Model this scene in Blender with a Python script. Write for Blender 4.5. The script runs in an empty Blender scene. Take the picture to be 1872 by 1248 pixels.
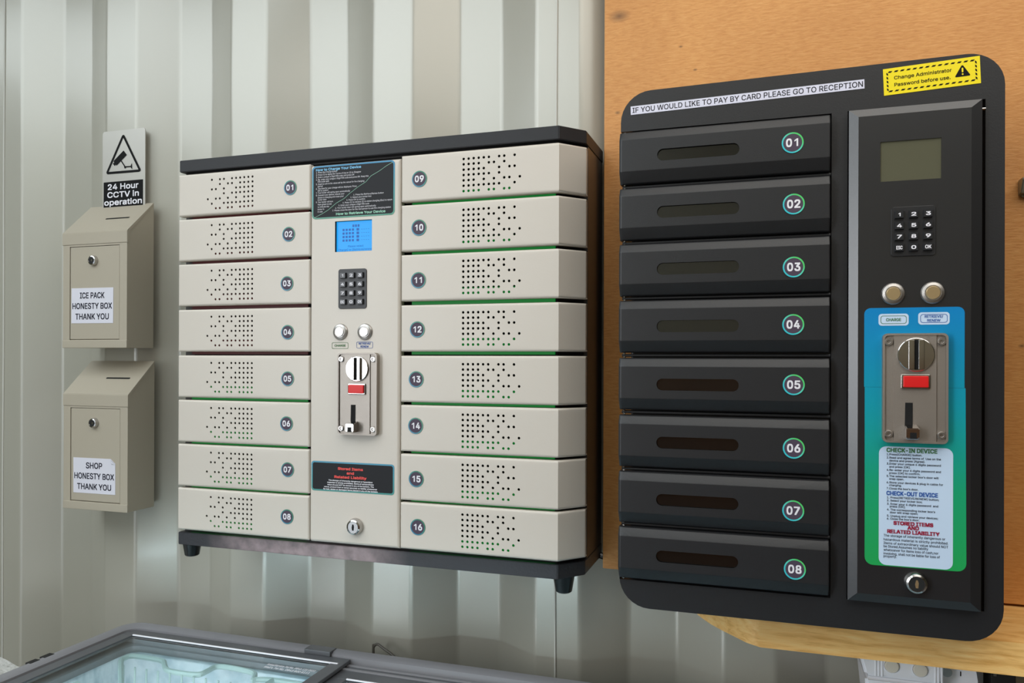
import bpy, bmesh, math, random
import numpy as np
from mathutils import Vector, Matrix
from mathutils.geometry import delaunay_2d_cdt
random.seed(7)
scene = bpy.context.scene
C = scene.collection
CZ = 1.35                      # lens height above the floor; all z below are measured from the lens height

# ---------------------------------------------------------------- camera
F, YAW, PITCH, ROLL, CY = 1434.6153, 0.3187, 0.0009, 0.0033, 657.0963
fwd = Vector((-math.sin(YAW)*math.cos(PITCH), math.cos(YAW)*math.cos(PITCH), math.sin(PITCH)))
rt0 = Vector((math.cos(YAW), math.sin(YAW), 0)); up0 = rt0.cross(fwd)
rt = math.cos(ROLL)*rt0 + math.sin(ROLL)*up0; upv = -math.sin(ROLL)*rt0 + math.cos(ROLL)*up0
cam = bpy.data.cameras.new('camera'); camo = bpy.data.objects.new('camera', cam); C.objects.link(camo)
camo.matrix_world = Matrix(((rt.x, upv.x, -fwd.x, 0), (rt.y, upv.y, -fwd.y, 0), (rt.z, upv.z, -fwd.z, CZ), (0, 0, 0, 1)))
cam.sensor_width = 36; cam.lens = 36*F/1872; cam.shift_y = (CY-624)/1872; cam.clip_start = .02
scene.camera = camo
def at(u, v, y):               # where a measured image point lies on the vertical plane at distance y
    d = fwd + (u-936)/F*rt + (CY-v)/F*upv
    return d.x*y/d.y, d.z*y/d.y
def atz(u, v, z):              # the same on a horizontal plane
    d = fwd + (u-936)/F*rt + (CY-v)/F*upv
    return d.x*z/d.z, d.y*z/d.z

# ---------------------------------------------------------------- light
scene.view_settings.view_transform = 'Standard'; scene.view_settings.look = 'None'
scene.view_settings.gamma = 1; scene.view_settings.use_curve_mapping = False
scene.view_settings.exposure = -0.05
w = bpy.data.worlds.new('World'); scene.world = w; w.use_nodes = True
w.node_tree.nodes['Background'].inputs[0].default_value = (.80, .90, 1, 1)
w.node_tree.nodes['Background'].inputs[1].default_value = 1.2
def area(name, loc, aim, sx, sy, power, col):
    l = bpy.data.lights.new(name, 'AREA'); l.shape = 'RECTANGLE'; l.size = sx; l.size_y = sy; l.energy = power; l.color = col
    o = bpy.data.objects.new(name, l); C.objects.link(o); o.location = loc
    o.rotation_euler = (Vector(aim)-Vector(loc)).to_track_quat('-Z', 'Y').to_euler(); return o
area('side_door_daylight', (-3.30, -2.60, 1.75), (-.2, 1.0, 1.15), 1.7, 2.2, 130, (.93, .96, 1))      # bright outdoors beyond the open side door
area('ceiling_panel_light', (-1.55, -.28, 2.36), (-1.55, -.28, 0), 2.1, 1.75, 38, (.86, .95, 1))         # cool luminous ceiling panels
area('ceiling_panel_light', (.50, .15, 2.36), (.50, .15, 0), 1.6, 1.35, 19, (1, .98, .92))            # warm one over the counter
area('freezer_fill_light', (-.70, .53, CZ-.495), (-.70, 1.0, CZ-.66), .7, .02, 1.6, (.90, .965, 1)).data.spread = 1.9  # added fill to brighten the freezer interior, not a fitted lamp

# ---------------------------------------------------------------- materials
def lin(c): return tuple((x/255/12.92 if x/255 <= .04045 else ((x/255+.055)/1.055)**2.4) for x in c)+(1,)
M = {}
def mat(name, rgb, rough=.5, metal=0, bump=None, var=None, emit=None, spec=None, coat=0, alpha=None):
    m = bpy.data.materials.new(name); m.use_nodes = True; nt = m.node_tree; b = nt.nodes['Principled BSDF']
    b.inputs['Base Color'].default_value = lin(rgb); b.inputs['Roughness'].default_value = rough; b.inputs['Metallic'].default_value = metal
    if spec is not None: b.inputs['Specular IOR Level'].default_value = spec
    if coat: b.inputs['Coat Weight'].default_value = coat; b.inputs['Coat Roughness'].default_value = .15
    tc = nt.nodes.new('ShaderNodeTexCoord')
    if bump:
        n = nt.nodes.new('ShaderNodeTexNoise'); n.inputs['Scale'].default_value = bump[0]; n.inputs['Detail'].default_value = 3
        nt.links.new(tc.outputs['Object'], n.inputs['Vector'])
        bp = nt.nodes.new('ShaderNodeBump'); bp.inputs['Strength'].default_value = bump[1]; bp.inputs['Distance'].default_value = bump[2]
        nt.links.new(n.outputs['Fac'], bp.inputs['Height']); nt.links.new(bp.outputs[0], b.inputs['Normal'])
    if var:                    # (scale, other colour, low, high[, stretch])
        mp = nt.nodes.new('ShaderNodeMapping'); nt.links.new(tc.outputs['Object'], mp.inputs[0])
        if len(var) > 4: mp.inputs['Scale'].default_value = var[4]
        n = nt.nodes.new('ShaderNodeTexNoise'); n.inputs['Scale'].default_value = var[0]; n.inputs['Detail'].default_value = 5
        nt.links.new(mp.outputs[0], n.inputs['Vector'])
        r = nt.nodes.new('ShaderNodeValToRGB'); r.color_ramp.elements[0].position = var[2]; r.color_ramp.elements[1].position = var[3]
        r.color_ramp.elements[0].color = lin(rgb); r.color_ramp.elements[1].color = lin(var[1])
        nt.links.new(n.outputs['Fac'], r.inputs[0]); nt.links.new(r.outputs[0], b.inputs['Base Color'])
    if emit: b.inputs['Emission Color'].default_value = lin(emit[0]); b.inputs['Emission Strength'].default_value = emit[1]
    M[name] = m; return m
mat('wall_paint', (178, 175, 163), .33, .16, bump=(5, .05, .003), var=(2.2, (174, 171, 158), .35, .7), spec=1.0, coat=.4)
mat('wall_dark', (112, 110, 92), .6)
mat('wall_olive', (158, 155, 135), .6)
mat('ceiling_paint', (214, 220, 222), .5)
mat('floor_wood', (120, 84, 54), .5, var=(3, (90, 62, 40), .3, .7, (1, 14, 1)))
mat('floor_pale', (172, 164, 150), .4, var=(3, (158, 150, 138), .3, .7))
mat('weld', (205, 204, 196), .4)
mat('cream_paint', (204, 196, 185), .38, bump=(420, .12, .0006), spec=.5)
mat('charcoal_paint', (34, 34, 37), .5, spec=.35, bump=(500, .25, .0006))
mat('scuffed_charcoal', (44, 44, 48), .42, bump=(300, .3, .0008))
mat('body_black', (48, 44, 42), .3, bump=(400, .1, .0006))
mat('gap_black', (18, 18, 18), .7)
mat('black_coat', (32, 32, 34), .42, bump=(650, .18, .0005), spec=.45)
mat('black_satin', (33, 33, 35), .30, bump=(650, .10, .0004), spec=.75)
mat('tinted_acrylic', (12, 12, 12), .06, spec=.9, coat=.6)
mat('chrome', (188, 185, 182), .16, 1)
mat('satin_steel', (182, 178, 174), .36, 1, bump=(900, .15, .0004))
mat('cast_steel', (172, 164, 156), .48, 1, bump=(1500, .3, .0006))
mat('brass_cap', (216, 190, 146), .3, .8)
mat('red_plastic', (214, 22, 22), .45)
mat('keypad_black', (50, 50, 52), .45)
mat('key_black', (36, 37, 40), .3)
mat('white_ink', (228, 226, 232), .6)
mat('black_ink', (12, 12, 13), .7, spec=.2)
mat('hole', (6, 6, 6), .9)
mat('beige_paint', (172, 163, 146), .42, bump=(300, .1, .0006))
mat('paper', (214, 213, 222), .7)
mat('sign_metal', (190, 187, 180), .35, .35)
mat('label_dark', (34, 35, 38), .5, spec=.2)
mat('badge_dark', (74, 62, 78), .55, spec=.3)
mat('red_ink', (236, 84, 78), .6)
mat('crimson_ink', (150, 14, 54), .6)
mat('green_ink', (62, 112, 66), .6)
mat('blue_ink', (40, 86, 160), .6)
mat('cyan_ink', (130, 196, 234), .6)
mat('mint_ink', (160, 214, 190), .6)
mat('navy_ink', (34, 34, 48), .7, spec=.2)
mat('pale_pill', (194, 214, 236), .5)
mat('tape_white', (212, 212, 228), .5)
mat('yellow_vinyl', (240, 218, 16), .35)
mat('lcd_off', (88, 87, 70), .12, spec=.6)
mat('lcd_blue', (6, 60, 110), .35, emit=((30, 170, 255), .85), spec=.3)
mat('lcd_text', (6, 50, 100), .5, emit=((10, 110, 210), .5))
mat('led_green', (10, 40, 18), .5, emit=((20, 205, 80), .22))
mat('led_red', (40, 10, 8), .5, emit=((200, 30, 30), .05))
mat('rubber', (22, 26, 28), .25)
mat('freezer_grey', (128, 128, 132), .42)
mat('frame_grey', (84, 86, 90), .38)
mat('freezer_white', (228, 232, 236), .4, bump=(60, .5, .004), var=(26, (176, 192, 202), .45, .75, (1, 3, 1)))
mat('wire_white', (205, 220, 214), .4)
mat('frost', (222, 236, 242), .6, bump=(70, .8, .006), var=(34, (120, 140, 150), .45, .7, (1, 4, 1)))
mat('white_plastic', (240, 240, 246), .35)
mat('cover_cream', (222, 214, 200), .4)
mat('sheet_white', (188, 188, 184), .6, bump=(60, .8, .01))
mat('cable_grey', (84, 80, 72), .5)
mat('galvanised', (150, 150, 138), .35, .8)
# sticker with a blue-to-green sweep printed from top to bottom
def gradient(name, stops, z0, z1, rough=.3, diag=0):
    m = bpy.data.materials.new(name); m.use_nodes = True; nt = m.node_tree; b = nt.nodes['Principled BSDF']; b.inputs['Roughness'].default_value = rough
    tc = nt.nodes.new('ShaderNodeTexCoord'); sp = nt.nodes.new('ShaderNodeSeparateXYZ'); nt.links.new(tc.outputs['Object'], sp.inputs[0])
    ad = nt.nodes.new('ShaderNodeMath'); ad.operation = 'MULTIPLY_ADD'; ad.inputs[1].default_value = diag
    nt.links.new(sp.outputs['X'], ad.inputs[0]); nt.links.new(sp.outputs['Z'], ad.inputs[2])
    mr = nt.nodes.new('ShaderNodeMapRange'); mr.inputs['From Min'].default_value = z0; mr.inputs['From Max'].default_value = z1
    nt.links.new(ad.outputs[0], mr.inputs['Value'])
    r = nt.nodes.new('ShaderNodeValToRGB'); e = r.color_ramp.elements
    while len(e) < len(stops): e.new(.5)
    for i, (p, c) in enumerate(stops): e[i].position = p; e[i].color = lin(c)
    nt.links.new(mr.outputs[0], r.inputs[0]); nt.links.new(r.outputs[0], b.inputs['Base Color']); M[name] = m
gradient('sticker_sweep', [(0, (34, 160, 82)), (.3, (24, 158, 110)), (.62, (12, 150, 168)), (1, (8, 128, 192))], -.14, .14)
gradient('ring_sweep_bright', [(0, (60, 190, 200)), (.45, (90, 205, 190)), (1, (84, 200, 110))], -.012, .012, diag=1)
gradient('ring_sweep_dull', [(0, (34, 120, 150)), (.5, (36, 132, 128)), (1, (40, 124, 96))], -.012, .012, diag=1)
gradient('label_edge', [(0, (50, 130, 104)), (.5, (44, 140, 150)), (1, (38, 128, 172))], -.038, .038)

def wood(name, base, dark, pale, ring_scale, streak, knots=()):
    m = bpy.data.materials.new(name); m.use_nodes = True; nt = m.node_tree; b = nt.nodes['Principled BSDF']; b.inputs['Roughness'].default_value = .5
    L = nt.links.new; N = nt.nodes.new
    tc = N('ShaderNodeTexCoord'); mp = N('ShaderNodeMapping'); mp.inputs['Scale'].default_value = streak; L(tc.outputs['Object'], mp.inputs[0])
    n1 = N('ShaderNodeTexNoise'); n1.inputs['Scale'].default_value = ring_scale; n1.inputs['Detail'].default_value = 6; n1.inputs['Roughness'].default_value = .6; n1.inputs['Distortion'].default_value = .4
    L(mp.outputs[0], n1.inputs['Vector'])
    r1 = N('ShaderNodeValToRGB'); e = r1.color_ramp.elements; e[0].position = .3; e[0].color = lin(dark); e[1].position = .72; e[1].color = lin(pale)
    k = e.new(.5); k.color = lin(base); L(n1.outputs['Fac'], r1.inputs[0])
    n2 = N('ShaderNodeTexNoise'); n2.inputs['Scale'].default_value = 5; n2.inputs['Detail'].default_value = 2; L(tc.outputs['Object'], n2.inputs['Vector'])
    r2 = N('ShaderNodeValToRGB'); r2.color_ramp.elements[0].position = .3; r2.color_ramp.elements[1].position = .7
    r2.color_ramp.elements[0].color = (.86, .80, .74, 1); r2.color_ramp.elements[1].color = (1.05, 1.05, 1.05, 1); L(n2.outputs['Fac'], r2.inputs[0])
    mx = N('ShaderNodeMix'); mx.data_type = 'RGBA'; mx.blend_type = 'MULTIPLY'; mx.inputs[0].default_value = 1
    L(r1.outputs[0], mx.inputs[6]); L(r2.outputs[0], mx.inputs[7]); out = mx.outputs[2]
    for (kx, kz, kr) in knots:
        vd = N('ShaderNodeVectorMath'); vd.operation = 'SUBTRACT'; vd.inputs[1].default_value = (kx, 0, kz); L(tc.outputs['Object'], vd.inputs[0])
        vm = N('ShaderNodeVectorMath'); vm.operation = 'MULTIPLY'; vm.inputs[1].default_value = (.8, 0, 1.3); L(vd.outputs[0], vm.inputs[0])
        ln = N('ShaderNodeVectorMath'); ln.operation = 'LENGTH'; L(vm.outputs[0], ln.inputs[0])
        mr = N('ShaderNodeMapRange'); mr.inputs['From Min'].default_value = 0; mr.inputs['From Max'].default_value = kr
        mr.inputs['To Min'].default_value = .75; mr.inputs['To Max'].default_value = 0; L(ln.outputs['Value'], mr.inputs['Value'])
        m2 = N('ShaderNodeMix'); m2.data_type = 'RGBA'; L(mr.outputs[0], m2.inputs[0]); L(out, m2.inputs[6]); m2.inputs[7].default_value = lin((74, 44, 24)); out = m2.outputs[2]
    L(out, b.inputs['Base Color'])
    bp = N('ShaderNodeBump'); bp.inputs['Strength'].default_value = .25; bp.inputs['Distance'].default_value = .002; L(n1.outputs['Fac'], bp.inputs['Height']); L(bp.outputs[0], b.inputs['Normal'])
    M[name] = m
wood('pine', (250, 202, 126), (222, 168, 90), (255, 220, 150), 22, (.9, 4, 9))
wood('plywood', (214, 152, 84), (202, 138, 72), (222, 164, 98), 75, (1, 3, 5),
     [(.022, .50, .014), (.405, .487, .012), (.063, .372, .005), (.02, .36, .004), (.11, .445, .003), (.13, .41, .003), (.16, .52, .004), (.27, .36, .006), (.53, .02, .004)])
# pinkish chalky scuffing on the left half of the lower band
m = M['scuffed_charcoal']; nt = m.node_tree; b = nt.nodes['Principled BSDF']; tc = nt.nodes.new('ShaderNodeTexCoord'); sp = nt.nodes.new('ShaderNodeSeparateXYZ'); nt.links.new(tc.outputs['Object'], sp.inputs[0])
cr = nt.nodes.new('ShaderNodeValToRGB'); mr = nt.nodes.new('ShaderNodeMapRange'); mr.inputs['From Min'].default_value = -.32; mr.inputs['From Max'].default_value = .32; nt.links.new(sp.outputs['X'], mr.inputs['Value']); nt.links.new(mr.outputs[0], cr.inputs[0])
e = cr.color_ramp.elements; e[0].position = .08; e[0].color = (0, 0, 0, 1); e[1].position = .62; e[1].color = (0, 0, 0, 1); q = e.new(.2); q.color = (.8, .8, .8, 1); q = e.new(.5); q.color = (1, 1, 1, 1)
nz = nt.nodes.new('ShaderNodeTexNoise'); nz.inputs['Scale'].default_value = 60; nz.inputs['Detail'].default_value = 6; nt.links.new(tc.outputs['Object'], nz.inputs['Vector'])
ml = nt.nodes.new('ShaderNodeMath'); ml.operation = 'MULTIPLY'; nt.links.new(cr.outputs[0], ml.inputs[0]); nt.links.new(nz.outputs['Fac'], ml.inputs[1])
mm = nt.nodes.new('ShaderNodeMix'); mm.data_type = 'RGBA'; nt.links.new(ml.outputs[0], mm.inputs[0]); mm.inputs[6].default_value = lin((40, 41, 46)); mm.inputs[7].default_value = lin((190, 168, 170)); nt.links.new(mm.outputs[2], b.inputs['Base Color'])
# clear lid glass
m = bpy.data.materials.new('lid_glass'); m.use_nodes = True; nt = m.node_tree; nt.nodes.clear()
o_ = nt.nodes.new('ShaderNodeOutputMaterial'); mxs = nt.nodes.new('ShaderNodeMixShader'); tr = nt.nodes.new('ShaderNodeBsdfTransparent'); gl = nt.nodes.new('ShaderNodeBsdfGlossy')
fr = nt.nodes.new('ShaderNodeFresnel'); fr.inputs[0].default_value = 1.5; tr.inputs[0].default_value = (.84, .91, .925, 1); gl.inputs['Roughness'].default_value = .04
ge_ = nt.nodes.new('ShaderNodeNewGeometry'); sb_ = nt.nodes.new('ShaderNodeMath'); sb_.operation = 'SUBTRACT'; sb_.use_clamp = True
nt.links.new(fr.outputs[0], sb_.inputs[0]); nt.links.new(ge_.outputs['Backfacing'], sb_.inputs[1]); nt.links.new(sb_.outputs[0], mxs.inputs[0]); nt.links.new(tr.outputs[0], mxs.inputs[1]); nt.links.new(gl.outputs[0], mxs.inputs[2]); nt.links.new(mxs.outputs[0], o_.inputs[0]); M['lid_glass'] = m

# ---------------------------------------------------------------- geometry helpers
def BM(): return bmesh.new()
def face(bm, pts, mi=0):
    try: f = bm.faces.new([bm.verts.new(p) for p in pts]); f.material_index = mi; return f
    except ValueError: return None
def box(bm, x0, x1, y0, y1, z0, z1, bev=0, mi=0, seg=2):
    v = [bm.verts.new((x, y, z)) for x in (x0, x1) for y in (y0, y1) for z in (z0, z1)]
    fs = [bm.faces.new([v[i] for i in q]) for q in ((0, 1, 3, 2), (4, 6, 7, 5), (0, 4, 5, 1), (2, 3, 7, 6), (0, 2, 6, 4), (1, 5, 7, 3))]
    for f in fs: f.material_index = mi
    if bev:
        r = bmesh.ops.bevel(bm, geom=list({e for f in fs for e in f.edges}), offset=bev, segments=seg, affect='EDGES', profile=.5)
        for f in r['faces']: f.material_index = mi
def prism(bm, pts, axis, a, b, mi=0):
    """pts: 2-D outline; axis 'z' -> (x,y) extruded z a..b; 'x' -> (y,z) extruded x; 'y' -> (x,z) extruded y"""
    def P(p, t): return {'z': (p[0], p[1], t), 'x': (t, p[0], p[1]), 'y': (p[0], t, p[1])}[axis]
    A = [bm.verts.new(P(p, a)) for p in pts]; B = [bm.verts.new(P(p, b)) for p in pts]; n = len(pts)
    fs = [bm.faces.new(A), bm.faces.new(B)] + [bm.faces.new((A[i], A[(i+1) % n], B[(i+1) % n], B[i])) for i in range(n)]
    for f in fs: f.material_index = mi
    return fs
def rrect(x0, x1, z0, z1, r, n=5):
    p = []
    for cx, cz, a0 in ((x1-r, z1-r, 0), (x0+r, z1-r, 90), (x0+r, z0+r, 180), (x1-r, z0+r, 270)):
        for i in range(n+1):
            a = math.radians(a0+90*i/n); p.append((cx+r*math.cos(a), cz+r*math.sin(a)))
    return p
def circ(cx, cz, r, n=10): return [(cx+r*math.cos(2*math.pi*i/n), cz+r*math.sin(2*math.pi*i/n)) for i in range(n)]
def inside(p, poly):
    c = False; n = len(poly)
    for i in range(n):
        (x1, y1), (x2, y2) = poly[i], poly[i-1]
        if (y1 > p[1]) != (y2 > p[1]) and p[0] < (x2-x1)*(p[1]-y1)/(y2-y1)+x1: c = not c
    return c
def sheet(bm, outline, holes=(), cuts=(), fmap=None, depth=.002, mi=0, hdepth=.0012):
    """a plate lying in XZ facing -Y, with holes, optional folds, turned back along its edges by depth"""
    b2 = bmesh.new()
    vs = []; es = []
    for loop in [outline]+list(holes):
        s = len(vs); vs += [Vector(p) for p in loop]; es += [(s+i, s+(i+1) % len(loop)) for i in range(len(loop))]
    V, E, Fc, *_ = delaunay_2d_cdt(vs, es, [], 0, 1e-7)
    lay = b2.verts.layers.int.new('hole')
    bv = [b2.verts.new((p.x, 0, p.y)) for p in V]
    for i_ in range(len(outline), len(vs)): bv[i_][lay] = 1
    for f in Fc:
        c = sum((V[i] for i in f), Vector((0, 0)))/len(f)
        if inside(c, outline) and not any(inside(c, h) for h in holes):
            q = b2.faces.new([bv[i] for i in f]); q.normal_update()
            if q.normal.y > 0: q.normal_flip()
    for ax, val in cuts:
        bmesh.ops.bisect_plane(b2, geom=b2.verts[:]+b2.edges[:]+b2.faces[:], dist=1e-7,
                               plane_co=(val, 0, 0) if ax == 'x' else (0, 0, val), plane_no=(1, 0, 0) if ax == 'x' else (0, 0, 1))
    if fmap:
        for v in b2.verts: v.co = fmap(v.co.x, v.co.z)
    if depth:
        be = [e for e in b2.edges if len(e.link_faces) == 1]
        g = bmesh.ops.extrude_edge_only(b2, edges=be)
        for v in g['geom']:
            if isinstance(v, bmesh.types.BMVert):
                near = min((e.other_vert(v) for e in v.link_edges), key=lambda q: (q.co-v.co).length)
                v.tag = bool(near[lay])
        for v in [v for v in g['geom'] if isinstance(v, bmesh.types.BMVert)]: v.co.y += (min(depth, hdepth) if v.tag else depth)
    for v in [v for v in b2.verts if not v.link_faces]: b2.verts.remove(v)
    merge(bm, b2, mi)
def merge(bm, b2, mi=None):
    me = bpy.data.meshes.new('t'); 
    if mi is not None:
        for f in b2.faces: f.material_index = mi
    b2.to_mesh(me); b2.free(); bm.from_mesh(me); bpy.data.meshes.remove(me)
def round_edges(x0, x1, z0, z1, b, sides='lrtb'):
    """cuts and map for a plate whose edges roll over by radius b"""
    cuts = []
    for k in (1, .55, .22, .05):
        if 'l' in sides: cuts.append(('x', x0+b*k))
        if 'r' in sides: cuts.append(('x', x1-b*k))
        if 'b' in sides: cuts.append(('z', z0+b*k))
        if 't' in sides: cuts.append(('z', z1-b*k))
    def f(x, z):
        d = [b]
        if 'l' in sides: d.append(x-x0)
        if 'r' in sides: d.append(x1-x)
        if 'b' in sides: d.append(z-z0)
        if 't' in sides: d.append(z1-z)
        q = b-max(0, min(d)); return (x, b-math.sqrt(max(0, b*b-q*q)), z)
    return cuts, f
def lathe(bm, cx, cz, prof, n=24, mi=0, cap=True):
    rings = [[bm.verts.new((cx+r*math.cos(2*math.pi*i/n), y, cz+r*math.sin(2*math.pi*i/n))) for i in range(n)] for r, y in prof]
    for A, B in zip(rings, rings[1:]):
        for i in range(n):
            f = bm.faces.new((A[i], A[(i+1) % n], B[(i+1) % n], B[i])); f.material_index = mi
    if cap:
        f = bm.faces.new(rings[-1]); f.material_index = mi
def tube(bm, pts, r, n=8, mi=0):
    pts = [Vector(p) for p in pts]; rings = []
    for i, p in enumerate(pts):
        t = (pts[min(i+1, len(pts)-1)]-pts[max(i-1, 0)]).normalized()
        a = t.orthogonal() if i == 0 else (pa - t*pa.dot(t)); a.normalize(); pa = a; b = t.cross(a)
        rings.append([bm.verts.new(p+r*(math.cos(2*math.pi*k/n)*a+math.sin(2*math.pi*k/n)*b)) for k in range(n)])
    for A, B in zip(rings, rings[1:]):
        for k in range(n): bm.faces.new((A[k], A[(k+1) % n], B[(k+1) % n], B[k])).material_index = mi
    for R in (rings[0], rings[-1]): bm.faces.new(R).material_index = mi
def smooth_path(pts, n=6):
    out = []
    P = [Vector(p) for p in pts]
    for i in range(len(P)-1):
        p0, p1, p2, p3 = P[max(i-1, 0)], P[i], P[i+1], P[min(i+2, len(P)-1)]
        for k in range(n):
            t = k/n; out.append(.5*((2*p1)+(-p0+p2)*t+(2*p0-5*p1+4*p2-p3)*t*t+(-p0+3*p1-3*p2+p3)*t**3))
    return out+[P[-1]]
def flat(bm, poly, y, mi=0): face(bm, [(x, y, z) for x, z in poly], mi)
def band(bm, a, b, y, mi=0):
    n = len(a)
    for i in range(n): face(bm, [(a[i][0], y, a[i][1]), (a[(i+1) % n][0], y, a[(i+1) % n][1]), (b[(i+1) % n][0], y, b[(i+1) % n][1]), (b[i][0], y, b[i][1])], mi)
def stroke(bm, pts, wd, y, mi=0):
    for (x0, z0), (x1, z1) in zip(pts, pts[1:]):
        d = Vector((x1-x0, z1-z0)); n = Vector((-d.y, d.x)).normalized()*wd/2
        flat(bm, [(x0+n.x, z0+n.y), (x1+n.x, z1+n.y), (x1-n.x, z1-n.y), (x0-n.x, z0-n.y)], y, mi)
# lettering
_txt = {}
try: FONT = bpy.data.fonts.load(bpy.utils.system_resource('DATAFILES', path='fonts') + '/Inter.woff2')   # the plain sans that ships with Blender
except Exception: FONT = None
def glyphs(s, res):
    """outlines of a line of type, filled by winding number (letter shapes may overlap themselves)"""
    k = (s, res)
    if k not in _txt:
        cu = bpy.data.curves.new('t', 'FONT'); cu.body = s; cu.size = 1; cu.resolution_u = res; cu.fill_mode = 'NONE'
        if FONT: cu.font = FONT
        ob = bpy.data.objects.new('t', cu); C.objects.link(ob); bpy.context.view_layer.update()
        ev = ob.evaluated_get(bpy.context.evaluated_depsgraph_get()); me = ev.to_mesh()
        P = np.array([(p.co.x, p.co.y) for p in me.vertices]); E_ = [tuple(e.vertices) for e in me.edges]; ev.to_mesh_clear()
        bpy.data.objects.remove(ob); bpy.data.curves.remove(cu)
        # walk the closed loops in the order their points were written
        E2 = []
        for i, j in E_: E2.append((j, i) if j-i > 1 else ((i, j) if j-i == 1 else ((j, i) if i-j == 1 else (i, j))))
        V, E3, Fc, *_ = delaunay_2d_cdt([Vector(p) for p in P], E2, [], 0, 1e-6)
        V = np.array([(p.x, p.y) for p in V]); Fc = [f for f in Fc if len(f) == 3]
        c = V[np.array(Fc)].mean(1); A = P[[e[0] for e in E2]]; B = P[[e[1] for e in E2]]; wn = np.zeros(len(c), int)
        for (x0, y0), (x1, y1) in zip(A, B):
            if y0 == y1: continue
            side = (x1-x0)*(c[:, 1]-y0)-(c[:, 0]-x0)*(y1-y0)
            wn += ((y0 <= c[:, 1]) & (y1 > c[:, 1]) & (side > 0)).astype(int)-((y0 > c[:, 1]) & (y1 <= c[:, 1]) & (side < 0)).astype(int)
        f = [Fc[i] for i in range(len(Fc)) if wn[i] != 0]
        _txt[k] = ([tuple(map(float, p)) for p in V], f, float(P[:, 0].min()), float(P[:, 0].max()))
    return _txt[k]
CAP = None
def text(bm, s, x, z, h, wd=None, al='L', y=-.0003, mi=0, bold=0, res=2, outline=None):
    """z is the baseline, h the capital height, wd the full width to fit"""
    global CAP
    if CAP is None: g = glyphs('H', 2); CAP = max(p[1] for p in g[0])
    v, f, a, b = glyphs(s, res); sz = h/CAP; sx = (wd/(b-a)) if wd else sz
    ox = {'L': 0, 'C': -(b-a)*sx/2, 'R': -(b-a)*sx}[al]; q_ = bold*sz
    used = sorted({i for t in f for i in t})
    for n_, (dx, dz) in enumerate(((0, 0),) if not bold else ((-q_, -q_), (q_, -q_), (-q_, q_), (q_, q_))):     # heavier weights: struck four times
        vs = {i: bm.verts.new((x+ox+(v[i][0]-a)*sx+dx, y-n_*4e-6, z+v[i][1]*sz+dz)) for i in used}
        for q in f:
            try: bm.faces.new([vs[i] for i in q]).material_index = mi
            except ValueError: pass

LOC = {}
def mesh(name, bm, mats, org=(0, 0, 0), smooth=30):
    me = bpy.data.meshes.new(name)
    bmesh.ops.translate(bm, verts=bm.verts, vec=(-org[0], -org[1], -org[2]))
    if smooth: bmesh.ops.remove_doubles(bm, verts=bm.verts, dist=1e-6)
    bm.to_mesh(me); bm.free()
    for m_ in (mats if isinstance(mats, (list, tuple)) else [mats]): me.materials.append(M[m_])
    if smooth: me.shade_smooth(); me.set_sharp_from_angle(angle=math.radians(smooth)); me['soft'] = 1
    return me
def put(name, me, parent=None, loc=(0, 0, 0), label=None, rot=None):
    o = bpy.data.objects.new(name, me); C.objects.link(o)
    if parent is None: o.location = (loc[0], loc[1], loc[2]+CZ)
    else:
        p = LOC[parent.name]; o.parent = parent; o.location = (loc[0]-p[0], loc[1]-p[1], loc[2]-p[2])
    LOC[o.name] = tuple(loc)
    if label: o['label'] = label
    if me is not None and me.get('soft'):
        wn = o.modifiers.new('even_normals', 'WEIGHTED_NORMAL'); wn.keep_sharp = True; wn.weight = 80
    if rot: o.rotation_euler = (0, -rot, 0)
    return o
def part(name, bm, mats, parent, label=None, org=None, smooth=30):
    """mesh drawn in place; its origin goes to the middle of its own bounds"""
    if org is None:
        xs = [v.co for v in bm.verts]
        org = tuple((min(c[i] for c in xs)+max(c[i] for c in xs))/2 for i in range(3))
    return put(name, mesh(name, bm, mats, org, smooth), parent, org, label)
def tag(o, label, cat, group=None):
    o['label'] = label; o['category'] = cat
    if group: o['group'] = group
    return o
def root(name, label, cat, loc, group=None): return tag(put(name, None, None, loc), label, cat, group)
def struct(name, bm, mats, smooth=30):
    o = part(name, bm, mats, None, smooth=smooth); o['kind'] = 'structure'; return o

# ================================================================ the container
YW = 1.148; DEPTH = .036; PITCHX = .278; X00 = -1.383
bm = BM(); prof = []
k = -6
while X00+PITCHX*k < 3.0:
    x = X00+PITCHX*k; e = .0045
    for dx, dy in ((0, 0), (.068, DEPTH), (.140, DEPTH), (.208, 0)):
        # softly rolled bends
        s = {0: (0, 1), .068: (1, 0), .140: (0, -1), .208: (-1, 0)}[dx]
        sl = DEPTH/.068
        a = (x+dx-e, YW+dy-e*sl*s[0]); b = (x+dx+e, YW+dy+e*sl*s[1])
        mid = (x+dx, (a[1]+b[1]+2*(YW+dy))/4)
        prof += [a, mid, b]
    k += 1
lo, hi = -CZ, 2.39-CZ
A = [bm.verts.new((p[0], p[1], lo)) for p in prof]; B = [bm.verts.new((p[0], p[1], hi)) for p in prof]
for i in range(len(prof)-1): bm.faces.new((A[i], A[i+1], B[i+1], B[i]))
struct('wall_back', bm, 'wall_paint', 40)
for i, xx in enumerate((-1.4274, -.3086)):
    bm = BM(); tube(bm, smooth_path([(xx+.0006*math.sin(j*1.7), YW-.0008, lo+(hi-lo)*j/14) for j in range(15)], 2), .0016, 6)
    struct('trim_%d' % (i+1), bm, 'weld')
bm = BM(); box(bm, -3.1, 3.1, -1.25, 1.3, lo-.05, lo); struct('floor', bm, 'floor_pale')
bm = BM(); box(bm, -3.1, 3.1, -1.25, 1.3, hi, hi+.05); struct('ceiling', bm, 'ceiling_paint')
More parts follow.
